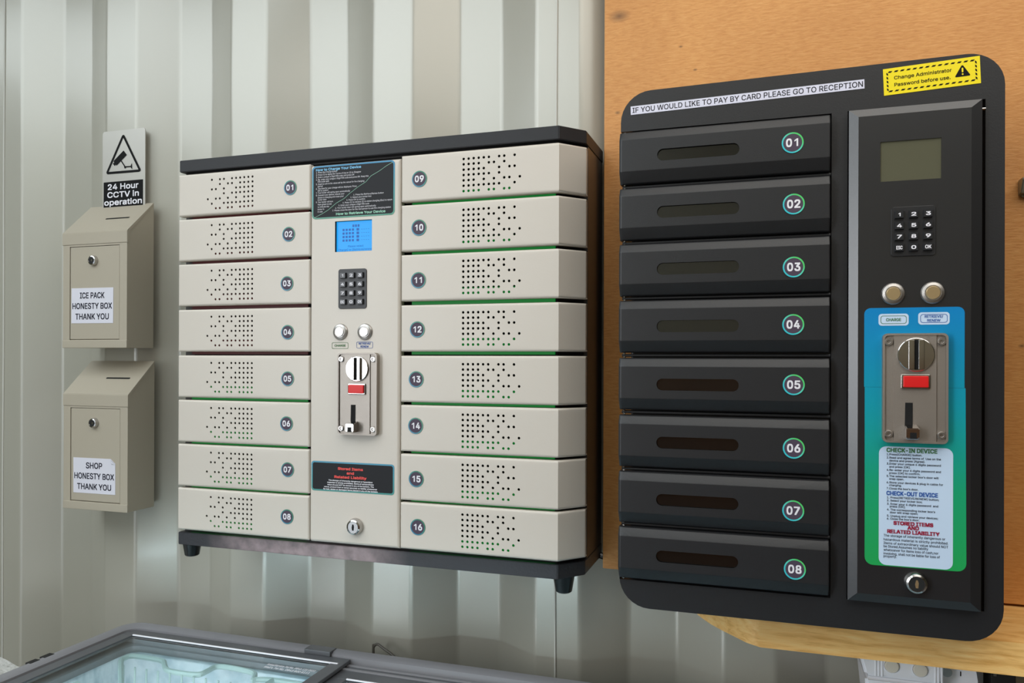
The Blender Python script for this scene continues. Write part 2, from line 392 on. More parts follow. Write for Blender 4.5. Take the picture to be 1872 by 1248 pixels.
bm = BM(); box(bm, -3.1, -2.15, -1.25, -1.2, lo, hi); box(bm, -1.3, 3.1, -1.25, -1.2, lo, hi); box(bm, -2.15, -1.3, -1.25, -1.2, 2.12-CZ, hi); struct('wall_front', bm, 'wall_olive')
bm = BM(); box(bm, -1.28, 3.0, -1.2, -1.17, lo, -.03, .004); struct('trim_3', bm, 'floor_wood')  # unseen dark panel, added to darken reflections in the black locker's lower slots
bm = BM(); box(bm, 3.0, 3.05, -1.2, 1.3, lo, hi); struct('wall_right', bm, 'wall_dark')
bm = BM(); box(bm, -3.1, -3.0, -1.2, 1.3, lo, hi); struct('wall_left', bm, 'wall_dark')

# plywood board and timber shelf
PY = 1.130
bm = BM(); box(bm, -.2325, 1.6, PY, PY+.018, -.3033, hi-.05, .0015)
ply = part('plywood_board', bm, 'plywood', None, org=(-.2325, PY, 0))
tag(ply, 'orange-brown plywood board screwed to the corrugated wall behind the black locker', 'board')
# the shelf: straight front, wide rounded left end running back to the wall
SZ1, SZ0, SY = -.3062, -.3425, .986
pts = [(1.6, SY)]
ends = [(1390, 1183), (1365, 1174.5), (1340, 1162), (1320, 1152), (1300, 1141), (1284, 1130), (1275, 1123), (1271, 1116)]
pts += [atz(u, v, SZ0) for u, v in ends]; pts[1] = (pts[1][0], SY)
pts += [(pts[-1][0]-.002, 1.147), (1.6, 1.147)]
bm = BM(); prism(bm, pts, 'z', SZ0, SZ1)
sh = part('timber_shelf', bm, 'pine', None, org=(.3, 1.05, SZ0), smooth=40)
tag(sh, 'thick pale pine shelf with a rounded left end under the black locker', 'shelf')

# ================================================================ shared pieces
def badge(num, r, bright, parent, x, y, z):
    bm = BM(); n = 28; off = .0006
    band(bm, circ(0, 0, r, n), circ(0, 0, r*.86, n), -off, 0)
    flat(bm, circ(0, 0, r*.86, n), -off, 1)
    band(bm, circ(0, 0, r, n), circ(0, 0, r, n), 0, 0)
    for c_, x_ in ((num[0], -r*.33), (num[1], r*.33)):
        if c_ == '1': one(bm, x_, -r*.36, r*.74, r*.34, -off-.0002, 2)
        else: text(bm, c_, x_, -r*.36, r*.74, r*.48, 'C', y=-off-.0002, mi=2, bold=.024, res=3)
    put('number_badge', mesh('number_badge', bm, ['ring_sweep_bright' if bright else 'ring_sweep_dull', 'badge_dark', 'white_ink'], smooth=0), parent, (x, y, z), 'round badge numbered '+num)
def one(bm, x, z, h, w, y, mi):        # a plain figure one: flag and stem, no foot
    t = w*.44
    flat(bm, [(x+w*.5-t, z), (x+w*.5, z), (x+w*.5, z+h), (x+w*.5-t*.85, z+h), (x-w*.5, z+h*.78), (x-w*.5, z+h*.60), (x+w*.5-t, z+h*.76)], y, mi)
def keypad(parent, cx, cz, y, wd, ht, dark):
    bm = BM(); c, f = round_edges(-wd/2, wd/2, -ht/2, ht/2, .0006); sheet(bm, rrect(-wd/2, wd/2, -ht/2, ht/2, .004), (), c, f, .0012)
    kp = put('keypad', mesh('keypad', bm, 'black_coat' if dark else 'keypad_black'), parent, (cx, y-.0012, cz), 'black keypad plate')
    px_, pz_ = .0139, ht/4*.885
    for i, s in enumerate(['1', '2', '3', '4', '5', '6', '7', '8', '9', 'ESC', '0', 'OK']):
        bm = BM(); q = .0034
        x0, x1, z0, z1 = -.0046, .0046, -.0041, .0041
        v = [(x0, 0, z0), (x1, 0, z0), (x1, 0, z1), (x0, 0, z1)]; t = [(a*.86, -q, b*.86) for a, _, b in v]
        for j in range(4): face(bm, [v[j], v[(j+1) % 4], t[(j+1) % 4], t[j]])
        face(bm, t)
        if s == '1': one(bm, 0, -.0018, .0036, .0022, -q-.0002, 1)
        else: text(bm, s, 0, -.0018, .0036, .0058 if len(s) > 1 else (.0030 if s == '1' else .0044), 'C', y=-q-.0002, mi=1, bold=.02 if len(s) > 1 else .03)
        put('key', mesh('key', bm, ['key_black', 'white_ink'], smooth=0), kp, (cx+(i % 3-1)*px_, y-.0012, cz+(1.5-i//3)*pz_))
def push_button(parent, cx, cz, y, warm, lab):
    bm = BM(); lathe(bm, 0, 0, [(.0118, 0), (.0118, -.0012), (.0108, -.0026), (.0082, -.0034), (.0078, -.0030)], 32)
    b = put('push_button', mesh('push_button', bm, 'satin_steel'), parent, (cx, y, cz), lab)
    bm = BM(); lathe(bm, 0, 0, [(.0070, -.0028), (.0070, -.0036), (.0064, -.0042)], 28)
    put('button_cap', mesh('button_cap', bm, 'brass_cap' if warm else 'satin_steel'), b, (cx, y, cz))
def cam_lock(parent, cx, cz, y, dark, r=.0122):
    bm = BM(); lathe(bm, 0, 0, [(r, 0), (r, -.002), (r*.86, -.0075), (r*.70, -.0085), (r*.68, -.0078)], 32)
    l = put('lock', mesh('lock', bm, 'chrome'), parent, (cx, y, cz), 'round chrome key lock')
    bm = BM(); lathe(bm, 0, 0, [(r*.66, -.0076), (r*.64, -.0082)], 28)
    flat(bm, [(-r*.10, -r*.36), (r*.10, -r*.36), (r*.14, r*.1), (r*.06, r*.36), (-r*.08, r*.36), (-r*.16, -r*.02)], -.0084, 1)
    put('key_barrel', mesh('key_barrel', bm, ['gap_black' if dark else 'chrome', 'brass_cap' if dark else 'hole']), l, (cx, y, cz))
def coin_acceptor(parent, cx, cz, y):
    """metal coin mechanism; y is the panel face it is screwed to"""
    W, H = .0315, .0585
    bm = BM(); c, f = round_edges(-W, W, -H, H, .0012)
    sheet(bm, rrect(-W, W, -H, H, .005), [rrect(-W+.0022, W-.0022, -H+.0022, H-.0022, .0035)], [], lambda x, z: (x, -.0085, z), .0085)      # rim
    box(bm, -W+.0015, W-.0015, -.0062, 0, -H+.0015, H-.0015)
    prism(bm, [(-.0212, -.0062), (-.0204, -.0078), (.0204, -.0078), (.0212, -.0062)], 'z', -H+.0022, H-.0022)
    t = put('coin_acceptor', mesh('coin_acceptor', bm, 'cast_steel'), parent, (cx, y, cz), 'metal coin acceptor plate with slot, red button and chute')
    bm = BM(); kz = .0357
    lathe(bm, 0, 0, [(.0182, -.0078), (.0180, -.0098), (.0172, -.0104)], 40)
    for s in (-1, 1): box(bm, *sorted((s*.0018, s*.0076)), -.0138, -.0100, -.0160, .0160, .0008)
    box(bm, -.0018, .0018, -.0110, -.0100, -.0158, .0158, 0, 1)
    put('coin_slot', mesh('coin_slot', bm, ['chrome', 'hole']), t, (cx+.0006, y, cz+kz), 'round chrome coin slot')
    bm = BM(); box(bm, -.0142, .0142, -.0100, -.0074, -.0080, .0080, .0014, 0); box(bm, -.0122, .0122, -.0124, -.0098, -.0062, .0062, .0012, 1)
    put('reject_button', mesh('reject_button', bm, ['chrome', 'red_plastic']), t, (cx+.0003, y, cz+.0070), 'rectangular red button in chrome surround')
    bm = BM(); prism(bm, [(-.0034, .012), (.0038, .012), (.0038, -.013), (-.0038, -.013)], 'y', -.0074, -.0082, 0)
    put('coin_gate', mesh('coin_gate', bm, 'hole', smooth=0), t, (cx-.0060, y, cz-.0275))
    bm = BM(); b2 = BM(); q = .0062
    prism(b2, [(-.0074, .0052), (-.0222, .0022), (-.0222, -.0082), (-.0190, -.0100), (-.0074, -.0100)], 'x', -q, q)
    bmesh.ops.bevel(b2, geom=b2.edges[:], offset=.0008, segments=2, affect='EDGES'); merge(bm, b2)
    flat(bm, [(-.0028, -.0088), (.0034, -.0088), (.0034, -.0022), (-.0028, -.0022)], -.02235, 1)
    put('coin_chute', mesh('coin_chute', bm, ['chrome', 'hole']), t, (cx-.0040, y, cz-.0440), 'small chrome coin return spout')
    for sx in (-1, 1):
        for sz in (-1, 1):
            bm = BM(); lathe(bm, 0, 0, [(.0042, -.0064), (.0042, -.0082), (.0036, -.0090), (.0020, -.0090), (.0014, -.0078)], 18)
            put('screw', mesh('screw', bm, 'satin_steel'), t, (cx+sx*.0255, y, cz+sz*.0495))
def pill(parent, x0, x1, z0, z1, y, lines, ink, back=None, name='button_label'):
    bm = BM(); cx, cz = (x0+x1)/2, (z0+z1)/2; a, b = (x1-x0)/2, (z1-z0)/2; i = 0
    if back: flat(bm, rrect(-a, a, -b, b, b*.5), -.0002, 1); s = .0020
    else: s = 0
    band(bm, rrect(-a+s, a-s, -b+s, b-s, b*.4), rrect(-a+s+.0005, a-s-.0005, -b+s+.0005, b-s-.0005, b*.34), -.0004, 0)
    n = len(lines); h = .0026 if n > 1 else .0030
    for j, (t_, wd) in enumerate(lines): text(bm, t_, 0, (n/2-.5-j)*.0042-h/2, h, wd, 'C', y=-.0004, mi=0, bold=.02)
    put(name, mesh(name, bm, [ink, back or 'cream_paint'], smooth=0), parent, (cx, y, cz), 'label reading '+' '.join(t_ for t_, _ in lines))

# ================================================================ cream locker cabinet (16 doors)
WY = 1.0037; DY = WY-.006
XL, XR, CXX, CYY = -.8807, -.2670, .0294, .0348
wc = root('locker_cabinet', 'cream wall-mounted charging locker cabinet with sixteen perforated drawers and charcoal frame', 'locker', (-.56, YW, -.2895))
plan = lambda o, yb: [(XL+o, WY+o*.6), (XR-o*.5, WY+o*.6), (XR+CXX-o*.5, WY+CYY+o*.6), (XR+CXX-o*.0, yb), (XL+o, yb)]
bm = BM(); prism(bm, [(XL+.002, WY+.013), (XR-.004, WY+.013), (XR+CXX-.006, WY+CYY+.012), (XR+CXX-.001, WY+CYY+.014), (XR+CXX-.001, YW), (XL+.002, YW)], 'z', -.2725, .2935)
part('housing', bm, 'body_black', wc, smooth=0)
bm = BM(); box(bm, XL+.02, XR-.004, WY+.0122, WY+.014, -.268, .290); part('dark_backing', bm, 'hole', wc, smooth=0)  # black sheet added so the door perforations read as dark depth
for nm, z0, z1, mt in (('top_band', .2925, .3108, 'charcoal_paint'), ('bottom_band', -.2895, -.2700, 'scuffed_charcoal')):
    bm = BM(); b2 = BM(); prism(b2, plan(0, YW), 'z', z0, z1); bmesh.ops.bevel(b2, geom=b2.edges[:], offset=.0009, segments=2, affect='EDGES'); merge(bm, b2)
    part(nm, bm, mt, wc, 'charcoal metal band across the '+nm.split('_')[0])
PATTERN = [(1, 3, 4, 6, 7, 8, 9, 10, 11), (3, 5, 6, 8, 9, 10, 11), (1, 2, 4, 7, 8, 9, 10, 11), (4, 6, 7, 8, 9, 10, 11),
           (0, 2, 3, 5, 7, 9, 10, 11), (1, 4, 5, 6, 7, 8, 9, 10, 11), (2, 3, 5, 6, 8, 9, 10, 11)]
GW = [.2885, .2195, .1495, .0800, .0085, -.0615, -.1295, -.1985, -.2655]
DH = .0650          # drawer front height
def drawer_mesh(left):
    bm = BM(); h = DH/2; pz = .00732
    if left:
        x0, x1 = -.8772, -.6408; hx = lambda c: -.7411-(11-c)*.007355; holes = [circ(hx(c), (3-r)*pz-.001, .00176, 12) for r, row in enumerate(PATTERN) for c in row]
        cuts, f = round_edges(x0, x1, -h, h, .0032); sheet(bm, rrect(x0, x1, -h, h, .0022, 3), holes, cuts, f, .0075)
    else:
        x0, xf = -.4940, -.2650; ln = math.hypot(CXX+.001, CYY); x1 = xf+ln; ca, sa = (CXX+.001)/ln, CYY/ln
        hx = lambda c: -.3998+(11-c)*.007335; holes = [circ(hx(c), (3-r)*pz-.001, .00186, 12) for r, row in enumerate(PATTERN) for c in row]
        cuts, f0 = round_edges(x0, x1, -h, h, .0032)
        def f(x, z):
            q = f0(x, z)
            if q[0] <= xf: return q
            return (xf+(q[0]-xf)*ca-q[1]*sa, (q[0]-xf)*sa+q[1]*ca, q[2])
        sheet(bm, rrect(x0, x1, -h, h, .0022, 3), holes, cuts+[('x', xf)], f, .0075)
    return mesh('door', bm, 'cream_paint')
DL, DR = drawer_mesh(True), drawer_mesh(False)
BL = [(531, 343), (528, 428), (525, 518), (526, 607), (526, 692), (524, 774), (526, 858), (525, 944)]
BR = [(767, 327), (766, 416), (765, 512), (763, 602), (761, 693), (760, 778), (761, 875), (764, 963)]
def strip_mesh(left):
    bm = BM(); a, b = (-.865, -.655) if left else (-.485, -.275)
    box(bm, a, b, 0, .0010, -.004, .0185)
    if not left: prism(bm, [(b, 0), (b+.026, .030), (b+.025, .031), (b-.001, .0012)], 'z', -.004, .004)
    return mesh('led_strip', bm, 'led_green', smooth=0)
SLg, SR = strip_mesh(True), strip_mesh(False)
SLr = SLg.copy(); SLr.materials.clear(); SLr.materials.append(M['led_red'])
for i in range(8):
    for left in (True, False):
        zc = (GW[i]+GW[i+1])/2; n = i+1 if left else i+9
        zb = zc-DH/2
        d = put('door', DL if left else DR, wc, (0, DY, zc), 'perforated cream door numbered %02d' % n)
        u, v = (BL if left else BR)[i]; bx, bz = at(u, v, DY)
        badge('%02d' % n, .0108 if left else .0113, False, d, bx, DY-.0001, bz)
        put('led_strip', (SLr if i < 4 else SLg) if left else SR, wc, (0, WY+.0112, zb), 'thin %s light strip inside the cabinet' % ('red' if left and i < 4 else 'green'))
# centre panel
bm = BM(); x0, x1, z0, z1 = -.6382, -.4952, -.2655, .2832
scr = (-.5995, -.5397, .1556, .2000)
c, f = round_edges(x0, x1, z0, z1, .0045, 'rtb'); sheet(bm, [(x0, z0), (x1, z0), (x1, z1), (x0, z1)], [rrect(*scr, .0003, 1)], c, f, .009)
pn = put('control_panel', mesh('control_panel', bm, 'cream_paint'), wc, (0, DY, 0), 'tall cream control panel between the two columns of doors')
bm = BM()
for q in ((scr[0]-.0001, scr[0]+.0003, scr[2], scr[3]), (scr[1]-.0003, scr[1]+.0001, scr[2], scr[3]), (scr[0], scr[1], scr[2]-.0001, scr[2]+.0003), (scr[0], scr[1], scr[3]-.0003, scr[3]+.0001)): box(bm, q[0], q[1], .0004, .0040, q[2], q[3], 0, 2)  # black lining paints the shadow inside the screen recess
box(bm, scr[0]-.001, scr[1]+.001, .0040, .0052, scr[2]-.001, scr[3]+.001, 0, 0)
y = .0037; L_ = scr[0]; W_ = scr[1]-scr[0]; T_ = scr[3]; H_ = T_-scr[2]
for r in range(4):
    zz = T_-H_*(.28+.115*r)
    for cc in range(4):
        flat(bm, rrect(L_+W_*(.17+.085*cc), L_+W_*(.225+.085*cc), zz-.0016, zz+.0016, .0002, 1), y, 1)
    flat(bm, rrect(L_+W_*.55, L_+W_*.62, zz-.0018, zz+.0018, .0002, 1), y, 1)
    for cc in range(4): flat(bm, rrect(L_+W_*(.68+.06*cc), L_+W_*(.71+.06*cc), zz-.0002, zz+.0003, .0001, 1), y, 1)
for cc in range(3): flat(bm, rrect(L_+W_*(.44+.07*cc), L_+W_*(.49+.07*cc), T_-H_*.20, T_-H_*.12, .0002, 1), y, 1)
text(bm, 'Please select', L_+W_*.53, scr[2]+H_*.15, .0030, W_*.42, 'C', y=y, mi=1)
text(bm, 'Charge] or [Retrieve/renew]', L_+W_*.52, scr[2]+H_*.04, .0030, W_*.92, 'C', y=y, mi=1)
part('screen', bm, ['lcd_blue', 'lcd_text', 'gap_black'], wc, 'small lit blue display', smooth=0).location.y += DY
# instruction label at the top
lx0, lx1, lz0, lz1 = -.6376, -.5037, .2046, .2818
def ring_label(parent, x0, x1, z0, z1, r, y, lab, draw):
    cx, cz = (x0+x1)/2, (z0+z1)/2; a, b = (x1-x0)/2, (z1-z0)/2; bm = BM()
    band(bm, rrect(-a, a, -b, b, r), rrect(-a+.0022, a-.0022, -b+.0022, b-.0022, r-.0015), -.0003, 0)
    flat(bm, rrect(-a+.0022, a-.0022, -b+.0022, b-.0022, r-.0015), -.0003, 1)
    lb = put('instruction_label', mesh('instruction_label', bm, ['label_edge', 'label_dark'], smooth=0), parent, (cx, y, cz), lab)
    bm = BM(); draw(bm, a, b, x1-x0, z1-z0)
    put('lettering', mesh('lettering', bm, ['white_ink', 'cyan_ink', 'mint_ink', 'red_ink'], smooth=0), lb, (cx, y, cz))
def d1(bm, a, b, W, H):
    X = lambda fx: -a+W*fx
    Zf = lambda fz: b-H*fz
    text(bm, 'How to Charge Your Device', X(.05), Zf(.095), .0034, W*.55, mi=1, y=-.0006, bold=.02)
    for fz, s, fw, ind in ((.135, '1. Press the Charge button', .26, 0), (.18, '2. Press (1) to Agree the Terms of Use or (2) to Disagree', .55, 0), (.225, '3. Enter a unique 6 Digit PIN code and press OK', .47, 0),
                           (.27, '4. Re-enter your unique 6 Digit PIN code and press OK. Keep this', .64, 0), (.31, 'PIN code safe', .14, 1), (.355, '5. Insert a coin to the value set by the venue for the charging', .59, 0),
                           (.395, 'period', .06, 1), (.44, '6. The time for your charge will be displayed. Press', .50, 0), (.48, 'OK to confirm', .13, 1), (.52, '7. Your locker will spring open automatically', .42, 0),
                           (.565, '8. Connect your device, ensure your', .35, 0), (.61, 'device is charging and close your', .32, 1), (.65, 'locker door', .11, 1), (.695, '9. Your locker will turn', .21, 0),
                           (.74, 'from green to red', .17, 1), (.785, 'to indicate the', .14, 1), (.83, 'locker is', .08, 1), (.875, 'in use', .06, 1)):
        text(bm, s, X(.05+.022*ind), Zf(fz), .00225, W*fw, mi=0, y=-.0006)
    for fz, s, fx, fw in ((.60, '1. Press the Retrieve/Renew button', .51, .36), (.645, '2. Select your locker box', .475, .25), (.69, '3. Press OK to confirm', .425, .225), (.735, '4. Press (1) to retrieve (2) to renew charging (Esc) to return', .38, .59),
                          (.78, '5. Enter your unique 6 Digit PIN code', .33, .37), (.825, '6. Your locker door will spring open automatically', .29, .49), (.87, '7. Please close the door for the next person to use this charging station', .255, .70)):
        text(bm, s, X(fx), Zf(fz), .00225, W*fw, mi=0, y=-.0006)
    text(bm, 'How to Retrieve Your Device', X(.30), Zf(.945), .0034, W*.59, mi=2, y=-.0006, bold=.02)
    cp = [(.03, .97), (.13, .90), (.20, .84), (.30, .72), (.40, .64), (.46, .56), (.56, .45), (.66, .36), (.72, .26), (.82, .18), (.90, .10), (.975, .04)]
    stroke(bm, [(X(p), Zf(q)) for p, q in cp], .0004, -.0006, 2)
ring_label(wc, lx0, lx1, lz0, lz1, .006, DY, 'dark instruction label headed How to Charge Your Device', d1)
def d2(bm, a, b, W, H):
    cx = -a+W*.48
    for s, fz, wd in (('Stored Items', .26, .30), ('and', .40, .085), ('Related Liability', .54, .385)): text(bm, s, cx, b-H*fz, .0034, W*wd, 'C', y=-.0006, mi=3, bold=.035)
    for j, s in enumerate(('The storage of inherently dangerous or hazardous', 'materials is strictly prohibited. Items of extraordinary', 'value should NOT be stored in any of the lockers. The', 'venue, product hirer or owner assumes no liability whatsoever', 'for lost, stolen or damaged items placed in any of the lockers.')):
        text(bm, s, cx, b-H*(.645+.075*j), .0019, W*(.53, .56, .56, .64, .66)[j], 'C', y=-.0006, mi=0, bold=.025)
ring_label(wc, -.6372, -.5030, -.1905, -.1473, .0045, DY, 'dark label headed Stored Items and Related Liability', d2)
keypad(wc, -.5703, .1019, DY, .0457, .0572, False)
push_button(wc, -.5897, .0402, DY, False, 'round steel push button above CHARGE'); push_button(wc, -.5500, .0400, DY, False, 'round steel push button above RETRIEVE/RENEW')
pill(wc, -.6038, -.5771, .0160, .0250, DY, [('CHARGE', .018)], 'green_ink'); pill(wc, -.5637, -.5375, .0165, .0258, DY, [('RETRIEVE/', .019), ('RENEW', .013)], 'blue_ink')
coin_acceptor(wc, -.5585, -.0485, DY); cam_lock(wc, -.5640, -.2385, DY, False)
for fx in (-.8780, -.2655):
    bm = BM(); n = 20; rings = []
    for r, z in ((.0150, -.2890), (.0146, -.2920), (.0112, -.3115), (.0095, -.3130)): rings.append([bm.verts.new((fx+r*math.cos(2*math.pi*i/n), 1.032+r*math.sin(2*math.pi*i/n), z)) for i in range(n)])
    for A_, B_ in zip(rings, rings[1:]):
        for i in range(n): bm.faces.new((A_[i], A_[(i+1) % n], B_[(i+1) % n], B_[i]))
    bm.faces.new(rings[-1]); part('foot', bm, 'rubber', wc, 'black tapered rubber foot')
# power lead from the cabinet to behind the board
bm = BM(); tube(bm, smooth_path([(-.262, 1.141, -.270), (-.248, 1.141, -.2835), (-.225, 1.1415, -.2895), (-.20, 1.1400, -.286)]), .0048, 10)
tag(part('power_cable', bm, 'rubber', None), 'short black power cable behind the cream cabinet, running under the plywood edge', 'cable')

# ================================================================ black locker (8 doors)
BY = .9479; C2 = BY-.012
bl = root('locker_cabinet', 'black charging locker with eight slotted doors on the plywood board', 'locker', (.03, PY, -.3055))
bx0, bx1, bz0, bz1 = -.1742, .2337, -.2980, .3272
R_ = .036; o = rrect(bx0, bx1, bz0, bz1, R_, 8)
tl = [p for p in o if p[0] < 0 and p[1] > 0]; blp = [p for p in o if p[0] < 0 and p[1] < 0]; br = [p for p in o if p[0] > 0 and p[1] < 0]; tr_ = [p for p in o if p[0] > 0 and p[1] > 0]
tl = [(x, z+(x-.045)*.0102) for x, z in tl]; tr_ = [(x, z+(x-.045)*.0102) for x, z in tr_]
outline = tl + [(bx0, .2780), (.0640, .2780), (.0640, -.2652), (bx0, -.2652)] + blp + br + tr_
bm = BM(); sheet(bm, outline, [[(.0805, -.2648), (.2156, -.2648), (.2156, .2790), (.0805, .2790)]], (), lambda x, z: (x, 0, z), .020)
# a fine rolled edge on the outer rim
part('front_frame', bm, 'black_coat', bl, 'black metal face frame with rounded corners', org=None).location.y += BY
bm = BM(); box(bm, bx0+.010, bx1-.012, BY+.016, PY, bz0+.012, bz1-.014, .004); box(bm, bx0+.05, bx1-.05, BY+.05, PY, -.3057, bz0+.013); part('housing', bm, 'body_black', bl)
GB = [.2775, .2100, .1422, .0754, .0065, -.0621, -.1307, -.1974, -.2643]
H2 = .0625
def black_door():
    bm = BM(); x0, x1 = -.1745, .0622; h = H2/2; tf, bf = h-.0098, -h+.0135
    def f(x, z):
        y = 0
        if z > tf: y = (z-tf)*.52
        if z < bf: y = (bf-z)*.55
        e = .0018
        for d in (x1-x, h-z, z+h):
            if d < e: y += e-math.sqrt(max(0, e*e-(e-d)**2))
        d = x-x0
        if d < .004: y += .004-math.sqrt(max(0, .004**2-(.004-d)**2))
        return (x, y, z)
    sl = rrect(-.1286, -.0350, -.0072, .0068, .0069, 8)
    cuts = [('z', tf), ('z', bf), ('z', tf-.0012), ('z', bf+.0012), ('z', h-.0018), ('z', h-.0008), ('z', -h+.0018), ('z', -h+.0008), ('x', x1-.0018), ('x', x1-.0008), ('x', x0+.004), ('x', x0+.002), ('x', x0+.0006)]
    sheet(bm, rrect(x0, x1, -h, h, .0015, 3), [sl], cuts, f, .008)
    return mesh('door', bm, 'black_coat')
BD = black_door()
bm = BM(); box(bm, -.140, -.024, .0026, .0050, -.013, .013); WIN = mesh('window', bm, 'tinted_acrylic')
bm = BM(); prism(bm, rrect(-.0006, .012, -.0017, .0017, .0012, 3), 'x', -.172, .0632); RIB = mesh('divider', bm, 'black_coat')
bm = BM(); lathe(bm, 0, 0, [(.0013, .004), (.0013, 0), (.0006, -.0006)], 10); PIN = mesh('hinge_pin', bm, 'chrome')
BB = [(1449, 261), (1451, 373), (1451, 488), (1450, 593), (1451, 703), (1451, 819), (1450, 933), (1453, 1040)]
for i in range(8):
    zc = (GB[i]+GB[i+1])/2
    d = put('door', BD, bl, (0, C2, zc), 'black locker door numbered %02d with a rounded slot' % (i+1))
    put('window', WIN, d, (0, C2, zc), 'dark tinted window behind the slot')
    bx_, bz_ = at(*BB[i], C2); badge('%02d' % (i+1), .0117, True, d, bx_, C2-.0001, bz_)
    if i: put('divider', RIB, bl, (0, BY+.0005, GB[i]))
    for s in (1, -1): put('hinge_pin', PIN, bl, (-.1690, BY-.002, GB[i+(s < 0)]-s*.0022))
# bevelled service door with display
bm = BM(); x0, x1, z0, z1 = .0812, .2108, -.2632, .2768; ix0, ix1, iz0, iz1 = .0905, .2000, -.2535, .2680
O = [(x0, z0), (x1, z0), (x1, z1), (x0, z1)]; I = [(ix0, iz0), (ix1, iz0), (ix1, iz1), (ix0, iz1)]
for i in range(4): face(bm, [(O[i][0], .0040, O[i][1]), (O[(i+1) % 4][0], .0040, O[(i+1) % 4][1]), (I[(i+1) % 4][0], 0, I[(i+1) % 4][1]), (I[i][0], 0, I[i][1])])
for i in range(4): face(bm, [(O[i][0], .0040, O[i][1]), (O[(i+1) % 4][0], .0040, O[(i+1) % 4][1]), (O[(i+1) % 4][0], .022, O[(i+1) % 4][1]), (O[i][0], .022, O[i][1])])
bscr = (.1124, .1717, .1953, .2386)
sheet(bm, I, [rrect(*bscr, .0003, 1)], (), None, .0025)
bmesh.ops.remove_doubles(bm, verts=bm.verts, dist=1e-5); bmesh.ops.recalc_face_normals(bm, faces=bm.faces)
put('control_panel', mesh('control_panel', bm, 'black_satin', smooth=5), bl, (0, C2, 0), 'black bevelled control panel door')
bm = BM(); box(bm, bscr[0]-.001, bscr[1]+.001, .0014, .0034, bscr[2]-.001, bscr[3]+.001); part('screen', bm, 'lcd_off', bl, 'unlit olive-grey display', smooth=0).location.y += C2
bm = BM(); tube(bm, [(.2100, BY+.001, .2690), (.2160, BY+.001, .2690)], .0012, 8); part('door_hinge', bm, 'chrome', bl)
keypad(bl, .1447, .1402, C2, .0436, .0535, True)
push_button(bl, .1253, .0732, C2, True, 'round steel push button with pale brass cap, left'); push_button(bl, .1637, .0734, C2, True, 'round steel push button with pale brass cap, right')
sx0, sx1, sz1, sz0, sm = .0968, .1940, .0582, -.2215, -.0277
bm = BM(); cxs, czs = (sx0+sx1)/2, (sz0+sz1)/2
top = [p for p in rrect(sx0-cxs, sx1-cxs, sz0-czs, sz1-czs, .0065) if p[1] > 0]; bot = [p for p in rrect(sx0-cxs+.001, sx1-cxs+.0022, sz0-czs, sz1-czs, .0085) if p[1] < 0]
flat(bm, top+[(sx0-cxs, sm-czs), (sx1-cxs, sm-czs)], -.0003); flat(bm, [(sx1-cxs+.001, sm-czs-.0002), (sx0-cxs+.0006, sm-czs-.0002)]+bot, -.0003)
st = put('graphic_sticker', mesh('graphic_sticker', bm, 'sticker_sweep', smooth=0), bl, (cxs, C2, czs), 'glossy blue to green sticker around the coin acceptor')
pill(bl, .1110, .1406, .0389, .0517, C2-.0003, [('CHARGE', .0145)], 'green_ink', 'pale_pill'); pill(bl, .1498, .1798, .0396, .0528, C2-.0003, [('RETRIEVE/', .0175), ('RENEW', .0125)], 'blue_ink', 'pale_pill')
coin_acceptor(bl, .1458, -.0283, C2-.0002); cam_lock(bl, .1482, -.2366, C2, True, .0118)
px0, px1, pz0, pz1 = .1118, .1835, -.2205, -.0918; cx, cz = (px0+px1)/2, (pz0+pz1)/2
bm = BM(); flat(bm, rrect(px0-cx, px1-cx, pz0-cz, pz1-cz, .0075), -.0005)
pp = put('instruction_sheet', mesh('instruction_sheet', bm, 'pale_pill', smooth=0), bl, (cx, C2, cz), 'pale blue printed instructions with rounded corners')
bm = BM(); HH = pz1-pz0; WW = px1-px0
def ln(s, v, wd, ind=0, h=.0021, mi=0, bold=.012, ctr=False):      # v: line height measured in the close view, 95 (top) .. 975 (bottom)
    z = (pz1-cz)-(v-95)/(972-95)*HH-h/2
    text(bm, s, (px0-cx+WW*.5+(-.03 if ctr else 0)*WW) if ctr else (px0-cx)+WW*(.107+ind), z, h, wd*WW, 'C' if ctr else 'L', y=-.0008, mi=mi, bold=bold)
ln('CHECK-IN DEVICE', 121, .68, h=.0042, mi=1, bold=.03)
for s, v, wd, ind in (('1.Press[CHARGE] button.', 153, .48, 0), ('2.Read and agree terms of  Use on the', 177, .73, 0), ('device and press [Agree].', 199, .485, .035), ('3.Enter your unique 6 digits password', 222, .73, 0), ('and press [OK].', 244, .29, .035),
                      ('4.Re-enter your 6 digits password and', 268, .73, 0), ('press [OK] to confirm.', 290, .42, .035), ('5.The selected locker box\u2019s door will', 313, .70, 0), ('snap open.', 333, .20, .035), ('6.Store your devices & plug in cable for', 360, .76, 0), ('charging.', 380, .17, .035), ('7.Close the box\u2019s door.', 404, .43, 0)):
    ln(s, v, wd, ind)
ln('CHECK-OUT DEVICE', 439, .69, h=.0042, mi=2, bold=.03)
for s, v, wd, ind in (('1. Press[RETRIEVE/RENEW] button;', 471, .70, .005), ('2. Select your locker box;', 493, .48, .005), ('3. Enter your 6 digits password  and', 518, .69, .005), ('press [OK];', 536, .21, .045), ('4. The corresponding locker box\u2019s', 560, .65, .005), ('door will snap open;', 580, .38, .045), ('5. Unplug and retrieve your devices;', 606, .69, .005), ('6. Close the box\u2019s door.', 627, .44, .005)):
    ln(s, v, wd, ind)
for s, v, wd in (('STORED ITEMS', 657, .53), ('AND', 687, .15), ('RELATED LIABILITY', 720, .70)): ln(s, v, wd, h=.0036, mi=3, bold=.045, ctr=True)
